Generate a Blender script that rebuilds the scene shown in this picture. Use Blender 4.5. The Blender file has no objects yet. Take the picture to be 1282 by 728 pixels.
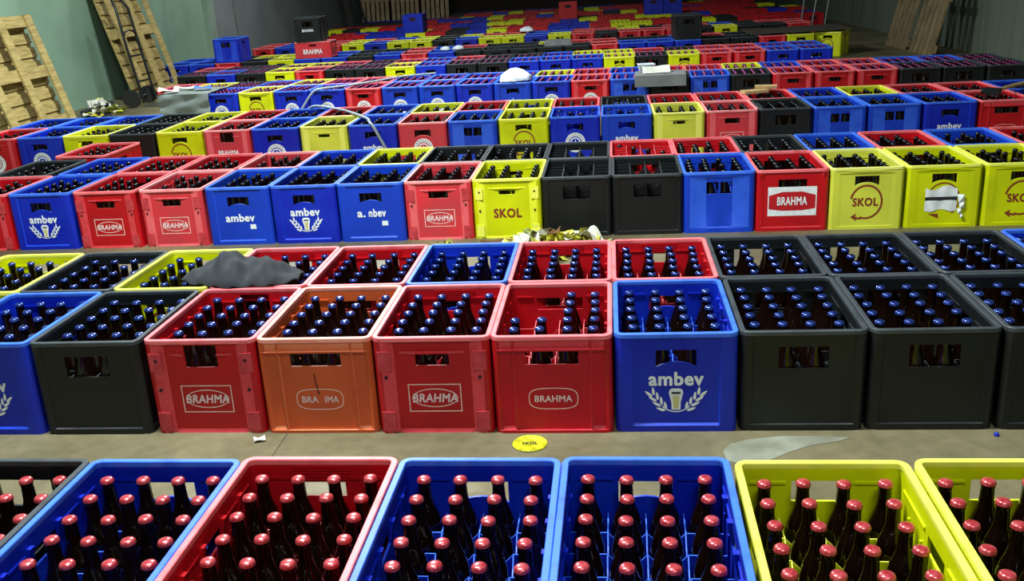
import bpy, math, random
import numpy as np
from mathutils import Matrix, Vector
random.seed(7)
RNG = np.random.default_rng(7)
sc = bpy.context.scene
COL = sc.collection

# ------------------------------------------------------------------ camera
CAM = dict(f=1210.47, pitch=0.3221, yaw=0.0955, roll=-0.0556, H=1.3677)
def cam_axes():
    cp, sp = math.cos(CAM['pitch']), math.sin(CAM['pitch'])
    cy, sy = math.cos(CAM['yaw']), math.sin(CAM['yaw'])
    cr, sr = math.cos(CAM['roll']), math.sin(CAM['roll'])
    F = Vector((-sy * cp, cy * cp, -sp)); Rt = Vector((cy, sy, 0)); U = Rt.cross(F)
    return cr * Rt + sr * U, -sr * Rt + cr * U, F
r_, u_, F_ = cam_axes()
cd = bpy.data.cameras.new('camera'); cam = bpy.data.objects.new('camera', cd); COL.objects.link(cam)
m = Matrix.Identity(4)
for i in range(3):
    m[i][0] = r_[i]; m[i][1] = u_[i]; m[i][2] = -F_[i]
m[2][3] = CAM['H']
cam.matrix_world = m
cd.sensor_width = 36.0; cd.lens = CAM['f'] * 36.0 / 1282.0; cd.clip_start = 0.05; cd.clip_end = 200
sc.camera = cam
def in_frame(x, y, z, pad=6):
    v = Vector((x, y, z - CAM['H'])); d = v.dot(F_)
    if d <= 0.1: return False
    px = 641 + CAM['f'] * v.dot(r_) / d; py = 364 - CAM['f'] * v.dot(u_) / d
    return -pad < px < 1282 + pad and -pad < py < 728 + pad

# ------------------------------------------------------------------ world, lamps, exposure
w = bpy.data.worlds.new('world'); sc.world = w; w.use_nodes = True
w.node_tree.nodes['Background'].inputs['Color'].default_value = (0.75, 0.85, 1.0, 1)
w.node_tree.nodes['Background'].inputs['Strength'].default_value = 0.05
LAMPS = [  # x, y, z, length along x, watts
    (-1.35, 2.6, 4.3, 1.3, 250.0),
    (0.6, -0.6, 4.3, 1.3, 70.0),
    (-2.4, 8.6, 4.4, 1.3, 330.0),
    (-3.4, 15.6, 4.4, 1.3, 85.0),  # added unseen lamp, lifts the far left wall and pallets
]
vs = sc.view_settings
sc.display_settings.display_device = 'sRGB'
vs.view_transform = 'Standard'; vs.look = 'None'; vs.gamma = 1.0; vs.use_curve_mapping = False
vs.exposure = 0.75

# ------------------------------------------------------------------ materials
def lin(c):
    if isinstance(c, str):
        c = tuple(int(c[i:i + 2], 16) / 255 for i in (0, 2, 4))
    return tuple(((v + 0.055) / 1.055) ** 2.4 if v > 0.04045 else v / 12.92 for v in c) + (1.0,)
MATS = {}
def mat(name, col, col2=None, rough=0.45, scale=8.0, bump=0.0, bscale=60.0, spec=0.5, metal=0.0, coat=0.0, lo=0.35, hi=0.7, detail=4.0, stretch=None):
    if name in MATS: return MATS[name]
    M = bpy.data.materials.new(name); M.use_nodes = True
    nt = M.node_tree; b = nt.nodes['Principled BSDF']
    b.inputs['Roughness'].default_value = rough; b.inputs['Metallic'].default_value = metal
    b.inputs['Specular IOR Level'].default_value = spec; b.inputs['Coat Weight'].default_value = coat; b.inputs['Coat Roughness'].default_value = 0.12
    c1 = lin(col); b.inputs['Base Color'].default_value = c1
    M.diffuse_color = c1
    tc = nt.nodes.new('ShaderNodeTexCoord'); mp = nt.nodes.new('ShaderNodeMapping')
    nt.links.new(tc.outputs['Object'], mp.inputs['Vector'])
    if stretch: mp.inputs['Scale'].default_value = stretch
    oi = nt.nodes.new('ShaderNodeObjectInfo')
    ad = nt.nodes.new('ShaderNodeVectorMath'); ad.operation = 'ADD'
    sm = nt.nodes.new('ShaderNodeVectorMath'); sm.operation = 'SCALE'; sm.inputs['Scale'].default_value = 37.0
    cb = nt.nodes.new('ShaderNodeCombineXYZ')
    for k in range(3): nt.links.new(oi.outputs['Random'], cb.inputs[k])
    nt.links.new(cb.outputs[0], sm.inputs[0]); nt.links.new(mp.outputs[0], ad.inputs[0]); nt.links.new(sm.outputs[0], ad.inputs[1])
    if col2 is not None:
        n = nt.nodes.new('ShaderNodeTexNoise'); n.inputs['Scale'].default_value = scale; n.inputs['Detail'].default_value = detail
        nt.links.new(ad.outputs[0], n.inputs['Vector'])
        r = nt.nodes.new('ShaderNodeValToRGB'); r.color_ramp.elements[0].position = lo; r.color_ramp.elements[1].position = hi
        r.color_ramp.elements[0].color = c1; r.color_ramp.elements[1].color = lin(col2)
        nt.links.new(n.outputs[0], r.inputs[0]); nt.links.new(r.outputs[0], b.inputs['Base Color'])
    if bump:
        n2 = nt.nodes.new('ShaderNodeTexNoise'); n2.inputs['Scale'].default_value = bscale; n2.inputs['Detail'].default_value = 3
        nt.links.new(ad.outputs[0], n2.inputs['Vector'])
        bp = nt.nodes.new('ShaderNodeBump'); bp.inputs['Strength'].default_value = bump; bp.inputs['Distance'].default_value = 0.004
        nt.links.new(n2.outputs[0], bp.inputs['Height']); nt.links.new(bp.outputs[0], b.inputs['Normal'])
    MATS[name] = M
    return M
PLASTIC = {  # body, scuffed tone, rim lightened by wear plus painted-in overhead glare
    'r': ('c00716', 'a80a18', 'f2747c'), 'rf': ('d8323c', 'b83a44', 'fa9ca0'), 'o': ('cf5a28', 'b8502c', 'f8a090'),
    'b': ('0018a8', '0a2cb8', '3c70f0'), 'bl': ('0c3cc0', '0a34b0', '3f74f0'),
    'y': ('d4dc00', 'bcc400', 'eef060'), 'yp': ('d8dc48', 'c4c840', 'f0f080'), 'k': ('0d0f11', '15181b', '3c4248')}
for k, (a, b2, c) in PLASTIC.items():
    mat('plastic_' + k, a, b2, rough=0.42, scale=5.0, bump=0.12, bscale=45, spec=0.4)
    mat('rim_' + k, c, a, rough=0.45, scale=14.0, spec=0.45, lo=0.5, hi=1.1)
EDGE = {'r': 'd8424c', 'rf': 'e4626a', 'o': 'e88860', 'b': '1c44d0', 'bl': '2858d8', 'y': 'e4ea30', 'yp': 'e6ea68', 'k': '23272b'}  # lighter edge tone: edge highlights painted in, along with wear
for k, c in EDGE.items(): mat('edge_' + k, c, PLASTIC[k][0], rough=0.45, scale=20.0, spec=0.45, lo=0.5, hi=1.0)
mat('rim_post_r', 'c8404a', 'b02a34', rough=0.55, scale=30)
mat('socket', '2a0508', None, rough=0.8)
mat('glass_brown', '0b0402', '140803', rough=0.09, spec=0.6, scale=6)
mat('cap_red', 'ac2a32', 'cc565e', rough=0.3, metal=0.35, scale=90, coat=0.8)
mat('cap_blue', '1c3080', '30489c', rough=0.27, metal=0.6, scale=90, coat=1.0)
mat('cap_dark', '15171c', '262a33', rough=0.25, metal=0.4, scale=90)
mat('cap_purple', '6a2c6e', '8a3050', rough=0.3, metal=0.3, scale=90)
mat('print_white', 'eef2f6', 'd8dee6', rough=0.5, scale=40)
mat('print_cream', 'f2b8b0', 'ecd4cc', rough=0.5, scale=40)
mat('print_brown', '7a2c1c', '8c3c20', rough=0.5, scale=60)
mat('print_red', 'c01020', 'b01020', rough=0.5)
mat('print_dark', '20242c', None, rough=0.5)
mat('print_gold', 'c8c080', None, rough=0.5)
mat('print_pink', 'e8d0d4', None, rough=0.5)

# ------------------------------------------------------------------ mesh helpers
def mesh_from(name, V, Fc, mats, fm=None, smooth=None):
    me = bpy.data.meshes.new(name)
    me.from_pydata([tuple(v) for v in V], [], Fc)
    for k in mats: me.materials.append(MATS[k])
    if fm is not None: me.polygons.foreach_set('material_index', fm)
    if smooth is not None:
        me.polygons.foreach_set('use_smooth', [True] * len(me.polygons))
        me.set_sharp_from_angle(angle=smooth)
    me.update()
    return me
def add(name, me, parent=None, loc=(0, 0, 0), rot=(0, 0, 0)):
    o = bpy.data.objects.new(name, me); COL.objects.link(o)
    o.location = loc; o.rotation_euler = rot
    if parent: o.parent = parent
    return o
def tag(o, label=None, cat=None, group=None, kind=None):
    if label: o['label'] = label
    if cat: o['category'] = cat
    if group: o['group'] = group
    if kind: o['kind'] = kind
    return o
class MB:
    def __init__(s): s.V = []; s.F = []; s.M = []
    def q(s, vs, fs, mi=0):
        b = len(s.V); s.V += [tuple(v) for v in vs]; s.F += [tuple(b + i for i in f) for f in fs]; s.M += [mi] * len(fs)
    def box(s, x0, x1, y0, y1, z0, z1, mi=0, T=None):
        vs = [Vector((x, y, z)) for x in (x0, x1) for y in (y0, y1) for z in (z0, z1)]
        if T is not None: vs = [T @ v for v in vs]
        s.q(vs, [(0, 1, 3, 2), (4, 6, 7, 5), (0, 4, 5, 1), (2, 3, 7, 6), (0, 2, 6, 4), (1, 5, 7, 3)], mi)
    def tube(s, pts, r, seg=8, mi=0):
        pts = [Vector(p) for p in pts]; n = len(pts); vs = []
        for i, p in enumerate(pts):
            t = (pts[min(i + 1, n - 1)] - pts[max(i - 1, 0)]).normalized()
            a = t.cross(Vector((0, 0, 1)))
            if a.length < 0.01: a = t.cross(Vector((1, 0, 0)))
            a.normalize(); c = t.cross(a)
            rr = r[i] if isinstance(r, (list, tuple)) else r
            vs += [p + a * (rr * math.cos(2 * math.pi * k / seg)) + c * (rr * math.sin(2 * math.pi * k / seg)) for k in range(seg)]
        fs = [(i * seg + k, i * seg + (k + 1) % seg, (i + 1) * seg + (k + 1) % seg, (i + 1) * seg + k) for i in range(n - 1) for k in range(seg)]
        fs += [tuple(range(seg))[::-1], tuple((n - 1) * seg + k for k in range(seg))]
        s.q(vs, fs, mi)
    def lathe(s, prof, seg=12, mi=0, c=(0, 0, 0), rf=None):
        vs = []
        for (r, z) in prof:
            for k in range(seg):
                q = r * (rf(k, z) if rf else 1.0); a = 2 * math.pi * k / seg
                vs.append((c[0] + q * math.cos(a), c[1] + q * math.sin(a), c[2] + z))
        n = len(prof)
        fs = [(i * seg + k, i * seg + (k + 1) % seg, (i + 1) * seg + (k + 1) % seg, (i + 1) * seg + k) for i in range(n - 1) for k in range(seg)]
        fs += [tuple(range(seg))[::-1], tuple((n - 1) * seg + k for k in range(seg))]
        s.q(vs, fs, mi)
    def mesh(s, name, mats, smooth=None): return mesh_from(name, s.V, s.F, mats, s.M, smooth)

# ------------------------------------------------------------------ crate geometry
CW, CD, CH = 0.366, 0.517, 0.321
INS = 0.010          # how far the panel lies behind the outer envelope
WT = 0.004           # wall thickness
BX, BY = 0.0840, 0.0818
def perimeter(hw, hd, R, sx, sy, cseg):
    P = []
    def side(idx, L, br, fn):
        for s in sorted(set([-L] + [b for b in br if abs(b) < L - 1e-5] + [L])): P.append(fn(s) + (idx, s))
    def arc(cx, cy, a0):
        for k in range(1, cseg):
            a = a0 + math.pi / 2 * k / cseg
            P.append((cx + R * math.cos(a), cy + R * math.sin(a), math.cos(a), math.sin(a), -1, 0.0))
    side(0, hw - R, sx, lambda s: (s, -hd, 0, -1)); arc(hw - R, -hd + R, -math.pi / 2)
    side(1, hd - R, sy, lambda s: (hw, s, 1, 0)); arc(hw - R, hd - R, 0)
    side(2, hw - R, sx, lambda s: (-s, hd, 0, 1)); arc(-hw + R, hd - R, math.pi / 2)
    side(3, hd - R, sy, lambda s: (-hw, -s, -1, 0)); arc(-hw + R, -hd + R, math.pi)
    return P
def crate_spec(kind):
    """relief of the short faces: breaks along the face, levels, relief function, hole, arch"""
    e = 0.0045
    if kind in ('P', 'PB', 'Q'):
        hx, z0, z1 = (0.052, 0.226, 0.262) if kind == 'P' else ((0.053, 0.226, 0.300) if kind == 'PB' else (0.043, 0.236, 0.258))
        p = 0.118
        def off(s, z):
            s = abs(s)
            if s > p: return 0.006
            if s > p - e: return 0.0
            if s < 0.1 and 0.2655 < z < 0.2725: return 0.0055
            if z < 0.012: return 0.003
            if z > 0.285: return 0.001
            return 0.0
        return dict(sx=[p, p - e, 0.1, 0.1001, hx], zs=[0.012, 0.0122, 0.2650, 0.2665, 0.2715, 0.2730], off=off, hole=(hx, z0, z1), arch=0)
    if kind == 'T':
        hx, z0, z1 = 0.08, 0.226, 0.268
        def off(s, z):
            s = abs(s)
            if 0.272 < z < 0.279: return 0.006
            if z > 0.3: return 0.004
            if z < 0.010: return 0.006
            if z < 0.02: return 0.004 if s > 0.12 else 0.002
            if 0.1135 < s < 0.1195: return 0.0055
            if s > 0.158: return 0.003
            return 0.0
        return dict(sx=[0.1125, 0.114, 0.119, 0.1205, 0.155, 0.1585, hx], zs=[0.0098, 0.0105, 0.021, 0.2712, 0.2728, 0.278, 0.2795], off=off, hole=(hx, z0, z1), arch=0)
    if kind == 'S':
        hx, z0, z1 = 0.060, 0.212, 0.266
        def off(s, z):
            s = abs(s)
            if s < 0.128 and 0.026 < z < 0.303: return 0.0012 if z > 0.04 else 0.0006
            return 0.005
        return dict(sx=[0.1275, 0.1305, hx, 0.04, 0.02, 0.0], zs=[0.020, 0.0265, 0.04, 0.3, 0.305], off=off, hole=(hx, z0, z1), arch=0.016)
    if kind == 'W':
        hx, z0, z1 = 0.066, 0.205, 0.268
        def off(s, z):
            s = abs(s)
            if s < 0.15 and 0.03 < z < 0.29: return 0.002
            return 0.005
        return dict(sx=[0.15, 0.153, hx, 0.005, -0.005], zs=[0.026, 0.0305, 0.289, 0.294], off=off, hole=(hx, z0, z1), arch=0, post=0.005)
    if kind == 'K':
        hx, z0, z1 = 0.0715, 0.200, 0.270
        def off(s, z):
            s = abs(s)
            if z < 0.02: return 0.0055 if s < 0.15 else 0.004
            if s > 0.145 and z > 0.285: return 0.005
            if s < 0.145: return 0.0018
            return 0.0035
        return dict(sx=[0.1445, 0.147, hx], zs=[0.0195, 0.0225, 0.284, 0.286], off=off, hole=(hx, z0, z1), arch=0)
    if kind in ('Y', 'YF'):
        hx, z0, z1 = 0.060, 0.226, 0.277
        def off(s, z):
            s = abs(s)
            if s < 0.12 and 0.298 < z < 0.306: return 0.006
            if s < 0.14 and 0.018 < z < 0.29: return 0.0015
            return 0.004
        return dict(sx=[0.12, 0.1202, 0.14, 0.142, hx, 0.04, 0.02, 0.0], zs=[0.016, 0.0185, 0.289, 0.2912, 0.2978, 0.2985, 0.3055], off=off, hole=(hx, z0, z1), arch=0.018 if kind == 'Y' else 0)
CRATE_CACHE = {}
def crate_body(kind, col, low=False):
    key = ('body', kind, col, low)
    if key in CRATE_CACHE: return CRATE_CACHE[key]
    sp = crate_spec(kind); hw, hd = CW / 2 - INS, CD / 2 - INS
    hx, z0, z1 = sp['hole']; shx, sz0, sz1 = 0.05, 0.232, 0.268
    sx = [v * q for v in sp['sx'] for q in (1, -1)]
    ribs = [0.15, 0.0]
    sy = [shx, -shx]
    for rb in ribs:
        for q in (1, -1): sy += [q * rb + 0.004, q * rb - 0.004, q * rb + 0.006, q * rb - 0.006] if rb else []
    zs = sorted(set([0.0, CH - 0.008, z0, z1, sz0, sz1] + sp['zs']))
    P = perimeter(hw, hd, 0.016, sx, sy, 4); n = len(P)
    def side_off(s, z):
        for rb in ribs:
            if rb and abs(abs(s) - rb) < 0.0045: return 0.0055
        if z < 0.02: return 0.005
        if z > 0.28: return 0.004
        return 0.001
    V = []
    for z in zs:
        for (x, y, nx, ny, sd, s) in P:
            zz = z
            if sd in (0, 2):
                o = sp['off'](s, z) * 1.65
                if sp['arch'] and abs(z - z0) < 1e-6 and abs(s) <= hx + 1e-6: zz = z + sp['arch'] * (1 - (s / hx) ** 2)
            elif sd in (1, 3): o = side_off(s, z) * 1.65
            else: o = 0.0088
            V.append((x + nx * o, y + ny * o, zz))
    base = len(V)
    for z in zs:
        for (x, y, nx, ny, sd, s) in P:
            zz = z; t = WT
            if sd in (0, 2) and sp['arch'] and abs(z - z0) < 1e-6 and abs(s) <= hx + 1e-6: zz = z + sp['arch'] * (1 - (s / hx) ** 2)
            V.append((x - nx * t, y - ny * t, zz))
    nz = len(zs)
    def hole(i, j):
        a, b = P[i % n], P[(i + 1) % n]
        if a[4] != b[4] or a[4] < 0: return False
        sm, zm = (a[5] + b[5]) / 2, (zs[j] + zs[j + 1]) / 2
        if a[4] in (0, 2):
            if sp.get('post') and abs(sm) < sp['post']: return False
            return abs(sm) < hx and z0 < zm < z1
        return abs(sm) < shx and sz0 < zm < sz1
    Fc = []; worn_or_highlit = set()  # faces given the edge colour: painted edge highlights as well as wear
    def depth(i, j):
        p = P[i]; return sp['off'](p[5], zs[j]) if p[4] in (0, 2) else None
    for j in range(nz - 1):
        for i in range(n):
            k = (i + 1) % n
            a, b, c, d = j * n + i, j * n + k, (j + 1) * n + k, (j + 1) * n + i
            if hole(i, j):
                for (di, dj, e1, e2) in ((-1, 0, a, d), (1, 0, b, c), (0, -1, a, b), (0, 1, d, c)):
                    if not hole((i + di) % n, j + dj):
                        if dj == -1: worn_or_highlit.add(len(Fc))
                        Fc.append((e1, e2, e2 + base, e1 + base))
            else:
                if P[i][4] in (0, 2) and P[k][4] == P[i][4]:
                    ds = [depth(i, j), depth(k, j), depth(i, j + 1), depth(k, j + 1)]
                    if max(ds) - min(ds) > 0.0028: worn_or_highlit.add(len(Fc))
                Fc.append((a, b, c, d)); Fc.append((d + base, c + base, b + base, a + base))
    # inner floor and underside
    Fc.append(tuple(range(n))[::-1])
    b2 = len(V)
    for (x, y, nx, ny, sd, s) in P: V.append((x - nx * WT, y - ny * WT, 0.014))
    Fc.append(tuple(b2 + i for i in range(n)))
    mb = MB(); mb.V = V; mb.F = Fc; mb.M = [1 if q in worn_or_highlit else 0 for q in range(len(Fc))]
    # inner ledges of the long and short walls, corner gussets
    ix, iy = hw - WT, hd - WT
    for sg in (-1, 1):       # wedge-shaped hooks on the long walls
        for yy in (-0.15, -0.055, 0.055, 0.15) if kind not in ('Y', 'YF', 'K') else ():
            xa, xb = sg * (ix + 0.001), sg * (ix - 0.011)
            mb.q([(xa, yy - .008, .225), (xa, yy + .008, .225), (xa, yy - .008, .285), (xa, yy + .008, .285), (xb, yy - .008, .285), (xb, yy + .008, .285)], [(0, 1, 5, 4), (2, 4, 5, 3), (0, 4, 2), (1, 3, 5)])
    if kind in ('P', 'Q'):
        for sg in (-1, 1):
            for q in range(5):
                ya, yb = sorted((sg * (iy - 0.0025), sg * (iy + 0.001))); mb.box(-0.07, 0.07, ya, yb, 0.268 + q * 0.008, 0.271 + q * 0.008)
    for sg in (-1, 1):
        for (a0, a1) in ((-iy + 0.03, -0.07), (0.07, iy - 0.03)):
            xa, xb = sorted((sg * (ix - 0.0035), sg * (ix + 0.001)))
            mb.box(xa, xb, a0, a1, 0.268, 0.274)
        for (a0, a1) in ((-ix + 0.02, -hx - 0.012), (hx + 0.012, ix - 0.02)):
            ya, yb = sorted((sg * (iy - 0.0035), sg * (iy + 0.001)))
            mb.box(a0, a1, ya, yb, 0.270, 0.276)
        for yy in (-0.165, -0.0825, 0.0825, 0.165):
            xa, xb = sorted((sg * (ix - 0.005), sg * (ix + 0.001)))
            mb.box(xa, xb, yy - 0.003, yy + 0.003, 0.014, 0.235)
    me = mb.mesh('crate_body', ['plastic_' + col, 'edge_' + col], smooth=0.6)
    CRATE_CACHE[key] = me
    return me
def crate_rim(col):
    key = ('rim', col)
    if key in CRATE_CACHE: return CRATE_CACHE[key]
    P = perimeter(CW / 2 - INS, CD / 2 - INS, 0.018, [0.12, -0.12], [], 5); n = len(P)
    prof = [(0.0080, CH - 0.0145), (0.0100, CH - 0.013), (0.0100, CH - 0.002), (0.0084, CH), (-0.0036, CH), (-0.0050, CH - 0.002), (-0.0050, CH - 0.010), (-0.0042, CH - 0.0145)]
    V = [(x + nx * o, y + ny * o, z) for (o, z) in prof for (x, y, nx, ny, sd, s) in P]
    Fc = []
    for j in range(len(prof)):
        k2 = (j + 1) % len(prof)
        for i in range(n):
            k = (i + 1) % n
            Fc.append((j * n + i, j * n + k, k2 * n + k, k2 * n + i))
    me = mesh_from('crate_rim', V, Fc, ['rim_' + col], None, 0.5)
    CRATE_CACHE[key] = me
    return me
def crate_divider(col, tall):
    key = ('div', col, tall)
    if key in CRATE_CACHE: return CRATE_CACHE[key]
    mb = MB(); ix, iy = CW / 2 - INS - WT - 0.001, CD / 2 - INS - WT - 0.001
    hn, hm = (0.29, 0.235) if tall else (0.185, 0.152)
    t = 0.0014
    def plate(along_y, c, nodes, L):
        # scalloped top edge: high at every crossing, low between
        xs = [-L]; hs = [hn]
        for a, b in zip(nodes[:-1], nodes[1:]):
            for q in range(0, 5):
                u = q / 4; xs.append(a + (b - a) * u); hs.append(hm + (hn - hm) * (abs(2 * u - 1) ** 1.6))
        xs.append(L); hs.append(hn)
        vs = []
        for x, h in zip(xs, hs):
            for sgn in (-1, 1):
                for z in (0.0145, h):
                    vs.append((c + sgn * t, x, z) if along_y else (x, c + sgn * t, z))
        fs = []
        for i in range(len(xs) - 1):
            a = i * 4; b = a + 4
            fs += [(a, b, b + 1, a + 1), (a + 2, a + 3, b + 3, b + 2), (a + 1, b + 1, b + 3, a + 3)]
        mb.q(vs, fs); mb.M[-len(fs):] = [1 if q % 3 == 2 else 0 for q in range(len(fs))]
    ny = [(j - 2.5) * BY for j in range(1, 6)]; ny = [(k - 3) * BY for k in range(1, 6)]
    nx = [(k - 2) * BX for k in range(1, 4)]
    for k in nx: plate(True, k, ny, iy)
    for k in ny: plate(False, k, nx, ix)
    me = mb.mesh('crate_divider', ['plastic_' + col, 'rim_' + col])  # top edges in rim colour: bright glints painted in, with some wear
    CRATE_CACHE[key] = me
    return me

# ------------------------------------------------------------------ printed emblems (flat print on the crate faces)
FY = -CD / 2 + INS      # panel plane, front face
def text_tris(txt, width, height, bold=0.0, shear=0.0, x=0.0, z=0.0, arc=None):
    c = bpy.data.curves.new('t', 'FONT'); c.body = txt; c.size = 1.0; c.offset = 0.0; c.shear = shear
    c.resolution_u = 3; c.align_x = 'CENTER'; c.space_character = 1.0 + bold * 2.2
    o = bpy.data.objects.new('t', c); COL.objects.link(o)
    dg = bpy.context.evaluated_depsgraph_get(); me = bpy.data.meshes.new_from_object(o.evaluated_get(dg))
    V = np.array([v.co[:] for v in me.vertices]); Fc = [tuple(p.vertices) for p in me.polygons]
    bpy.data.objects.remove(o); bpy.data.curves.remove(c); bpy.data.meshes.remove(me)
    n0 = len(V); F0 = list(Fc); V0 = V.copy()
    for (dx, dz) in ((1, 0), (-1, 0), (0, 1), (0, -1), (.7, .7), (-.7, .7), (.7, -.7), (-.7, -.7)):
        Fc = Fc + [tuple(q + len(V) for q in fc) for fc in F0]; V = np.concatenate([V, V0 + np.array([dx, dz, 0]) * bold])
    mn, mx = V.min(0), V.max(0)
    X = (V[:, 0] - (mn[0] + mx[0]) / 2) / (mx[0] - mn[0]) * width + x
    Z = (V[:, 1] - (mn[1] + mx[1]) / 2) / (mx[1] - mn[1]) * height + z
    return X, Z, Fc
class Flat:
    def __init__(s): s.mb = MB()
    def tri(s, X, Z, Fc, y, mi=0):
        n = len(X) // 9      # the nine overlaid prints lie a hair apart
        s.mb.q([(a, y - 0.00009 * (k // n), b) for k, (a, b) in enumerate(zip(X, Z))], Fc, mi)
    def ring(s, cx, cz, rx, rz, wd, y, mi=0, n=40, a0=0.0, a1=2 * math.pi, pw=1.0):
        V = []
        full = abs(a1 - a0 - 2 * math.pi) < 1e-6
        def sg(v): return math.copysign(abs(v) ** pw, v)
        for k in range(n + 1):
            a = a0 + (a1 - a0) * k / n
            for q in (0, 1):
                V.append((cx + (rx - q * wd) * sg(math.cos(a)), y, cz + (rz - q * wd) * sg(math.sin(a))))
        s.mb.q(V, [(2 * k, 2 * k + 2, 2 * k + 3, 2 * k + 1) for k in range(n)], mi)
    def rect(s, x0, x1, z0, z1, y, mi=0): s.mb.q([(x0, y, z0), (x1, y, z0), (x1, y, z1), (x0, y, z1)], [(0, 1, 2, 3)], mi)
    def frame(s, x0, x1, z0, z1, wd, y, mi=0):
        s.rect(x0, x1, z0, z0 + wd, y, mi); s.rect(x0, x1, z1 - wd, z1, y, mi)
        s.rect(x0, x0 + wd, z0 + wd, z1 - wd, y, mi); s.rect(x1 - wd, x1, z0 + wd, z1 - wd, y, mi)
    def poly(s, pts, y, mi=0): s.mb.q([(a, y, b) for a, b in pts], [tuple(range(len(pts)))], mi)
    def leaf(s, x, z, ang, L, wd, y, mi=0):
        pts = []
        for k in range(10):
            a = 2 * math.pi * k / 10; u, v = L / 2 * math.cos(a), wd / 2 * math.sin(a) * (1 - 0.3 * math.cos(a))
            pts.append((x + u * math.cos(ang) - v * math.sin(ang), z + u * math.sin(ang) + v * math.cos(ang)))
        s.poly(pts, y, mi)
    def mesh(s, name, mats): return s.mb.mesh(name, mats)
def serif_bars(f, y, z0, z1, xs, wd, mi=0):
    for x in xs:
        f.rect(x - wd, x + wd, z0, z0 + 0.006, y, mi); f.rect(x - wd, x + wd, z1 - 0.006, z1, y, mi)
EMB = {}
def emblem(kind):
    """list of (part name, mesh)"""
    if kind in EMB: return EMB[kind]
    L = []
    e = 0.0007
    if kind == 'brahma_rect':
        y = FY - e
        f = Flat(); f.frame(-0.083, 0.083, 0.070, 0.164, 0.0035, y); f.ring(0, 0.117, 0.072, 0.032, 0.0035, y)
        L.append(('emblem_frame', f.mesh('emblem_frame', ['print_cream'])))
        f = Flat(); f.tri(*text_tris('BRAHMA', 0.142, 0.030, 0.03, 0.15, 0, 0.117), y - 0.0004)
        L.append(('lettering', f.mesh('lettering', ['print_pink'])))
    elif kind == 'brahma_oval':
        y = FY - e
        f = Flat(); f.ring(0, 0.113, 0.076, 0.036, 0.0028, y, pw=0.62)
        L.append(('emblem_frame', f.mesh('emblem_frame', ['print_cream'])))
        f = Flat(); f.tri(*text_tris('BRAHMA', 0.115, 0.022, 0.02, 0, 0, 0.113), y)
        L.append(('lettering', f.mesh('lettering', ['print_pink'])))
    elif kind == 'brahma_oval_cracked':
        y = FY - e
        f = Flat(); f.ring(0, 0.113, 0.076, 0.036, 0.0028, y, pw=0.62)
        L.append(('emblem_frame', f.mesh('emblem_frame', ['print_cream'])))
        f = Flat(); f.tri(*text_tris('BRA', 0.052, 0.022, 0.02, 0, -0.032, 0.113), y); f.tri(*text_tris('IMA', 0.044, 0.022, 0.02, 0, 0.038, 0.113), y)
        f.poly([(-0.012, 0.2), (-0.009, 0.2), (-0.004, 0.16), (0.001, 0.13), (-0.003, 0.13), (-0.008, 0.16)], y, 1)
        L.append(('lettering', f.mesh('lettering', ['print_pink', 'socket'])))
    elif kind == 'brahma_label':
        y = FY - 0.0030 - e
        f = Flat(); f.rect(-0.122, 0.122, 0.080, 0.232, y); f.poly([(-0.117, 0.187), (-0.117, 0.117), (-0.05, 0.107), (0.05, 0.107), (0.117, 0.117), (0.117, 0.187), (0.05, 0.206), (-0.05, 0.206)], y - 0.0004, 1)
        L.append(('paper_label', f.mesh('paper_label', ['print_white', 'print_red'])))
        f = Flat(); f.tri(*text_tris('BRAHMA', 0.15, 0.045, 0.03, 0, 0, 0.158), y - 0.001)
        L.append(('lettering', f.mesh('lettering', ['print_white'])))
    elif kind in ('ambev_wheat', 'ambev', 'ambev_low', 'ambev_worn'):
        y = FY - 0.0020 - e
        f = Flat()
        if kind == 'ambev_worn':
            f.tri(*text_tris('a.', 0.045, 0.032, 0.035, 0, -0.058, 0.15), y); f.tri(*text_tris('nbev', 0.095, 0.046, 0.035, 0, 0.03, 0.157), y)
        else:
            f.tri(*text_tris('ambev', 0.164, 0.046, 0.035, 0, 0, 0.173 if kind == 'ambev_wheat' else 0.150), y)
        L.append(('lettering', f.mesh('lettering', ['print_white'])))
        f = Flat()
        if kind == 'ambev_wheat':
            f.poly([(-0.0215, 0.135), (-0.019, 0.146), (-0.012, 0.1505), (0.012, 0.1505), (0.019, 0.146), (0.0215, 0.135), (0.014, 0.105), (0.013, 0.080), (-0.013, 0.080), (-0.014, 0.105)], y)
            f.rect(-0.0135, 0.0135, 0.132, 0.139, y - 0.0004, 1); f.poly([(-0.010, 0.125), (0.010, 0.125), (0.007, 0.084), (-0.007, 0.084)], y - 0.0004, 2)
            for sg in (-1, 1):
                for k in range(4):
                    bx, bz = sg * (0.030 + 0.012 * k), 0.080 + 0.016 * k
                    f.leaf(bx + sg * 0.002, bz + 0.014, math.pi / 2 - sg * 0.12, 0.027, 0.009, y)
                    f.leaf(bx + sg * 0.016, bz + 0.002 + 0.001 * k, (0.35 + 0.12 * k) if sg > 0 else math.pi - (0.35 + 0.12 * k), 0.029, 0.009, y)
            f.ring(0, 0.115, 0.05, 0.043, 0.0035, y, 0, 16, math.pi * 1.18, math.pi * 1.82)
            f.mb.V = [(p[0], p[1], p[2] - 0.009) for p in f.mb.V]
            L.append(('emblem', f.mesh('emblem', ['print_white', 'print_dark', 'print_gold'])))
        elif kind in ('ambev', 'ambev_worn'):
            f.rect(0.052, 0.084, 0.086, 0.112, y)
            L.append(('paper_label', f.mesh('paper_label', ['print_white'])))
    elif kind == 'skol':
        y = FY - 0.0026 - e
        f = Flat(); f.ring(0, 0.142, 0.082, 0.090, 0.010, y, 0, 44, -math.pi * 0.62, math.pi * 0.93)
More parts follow.
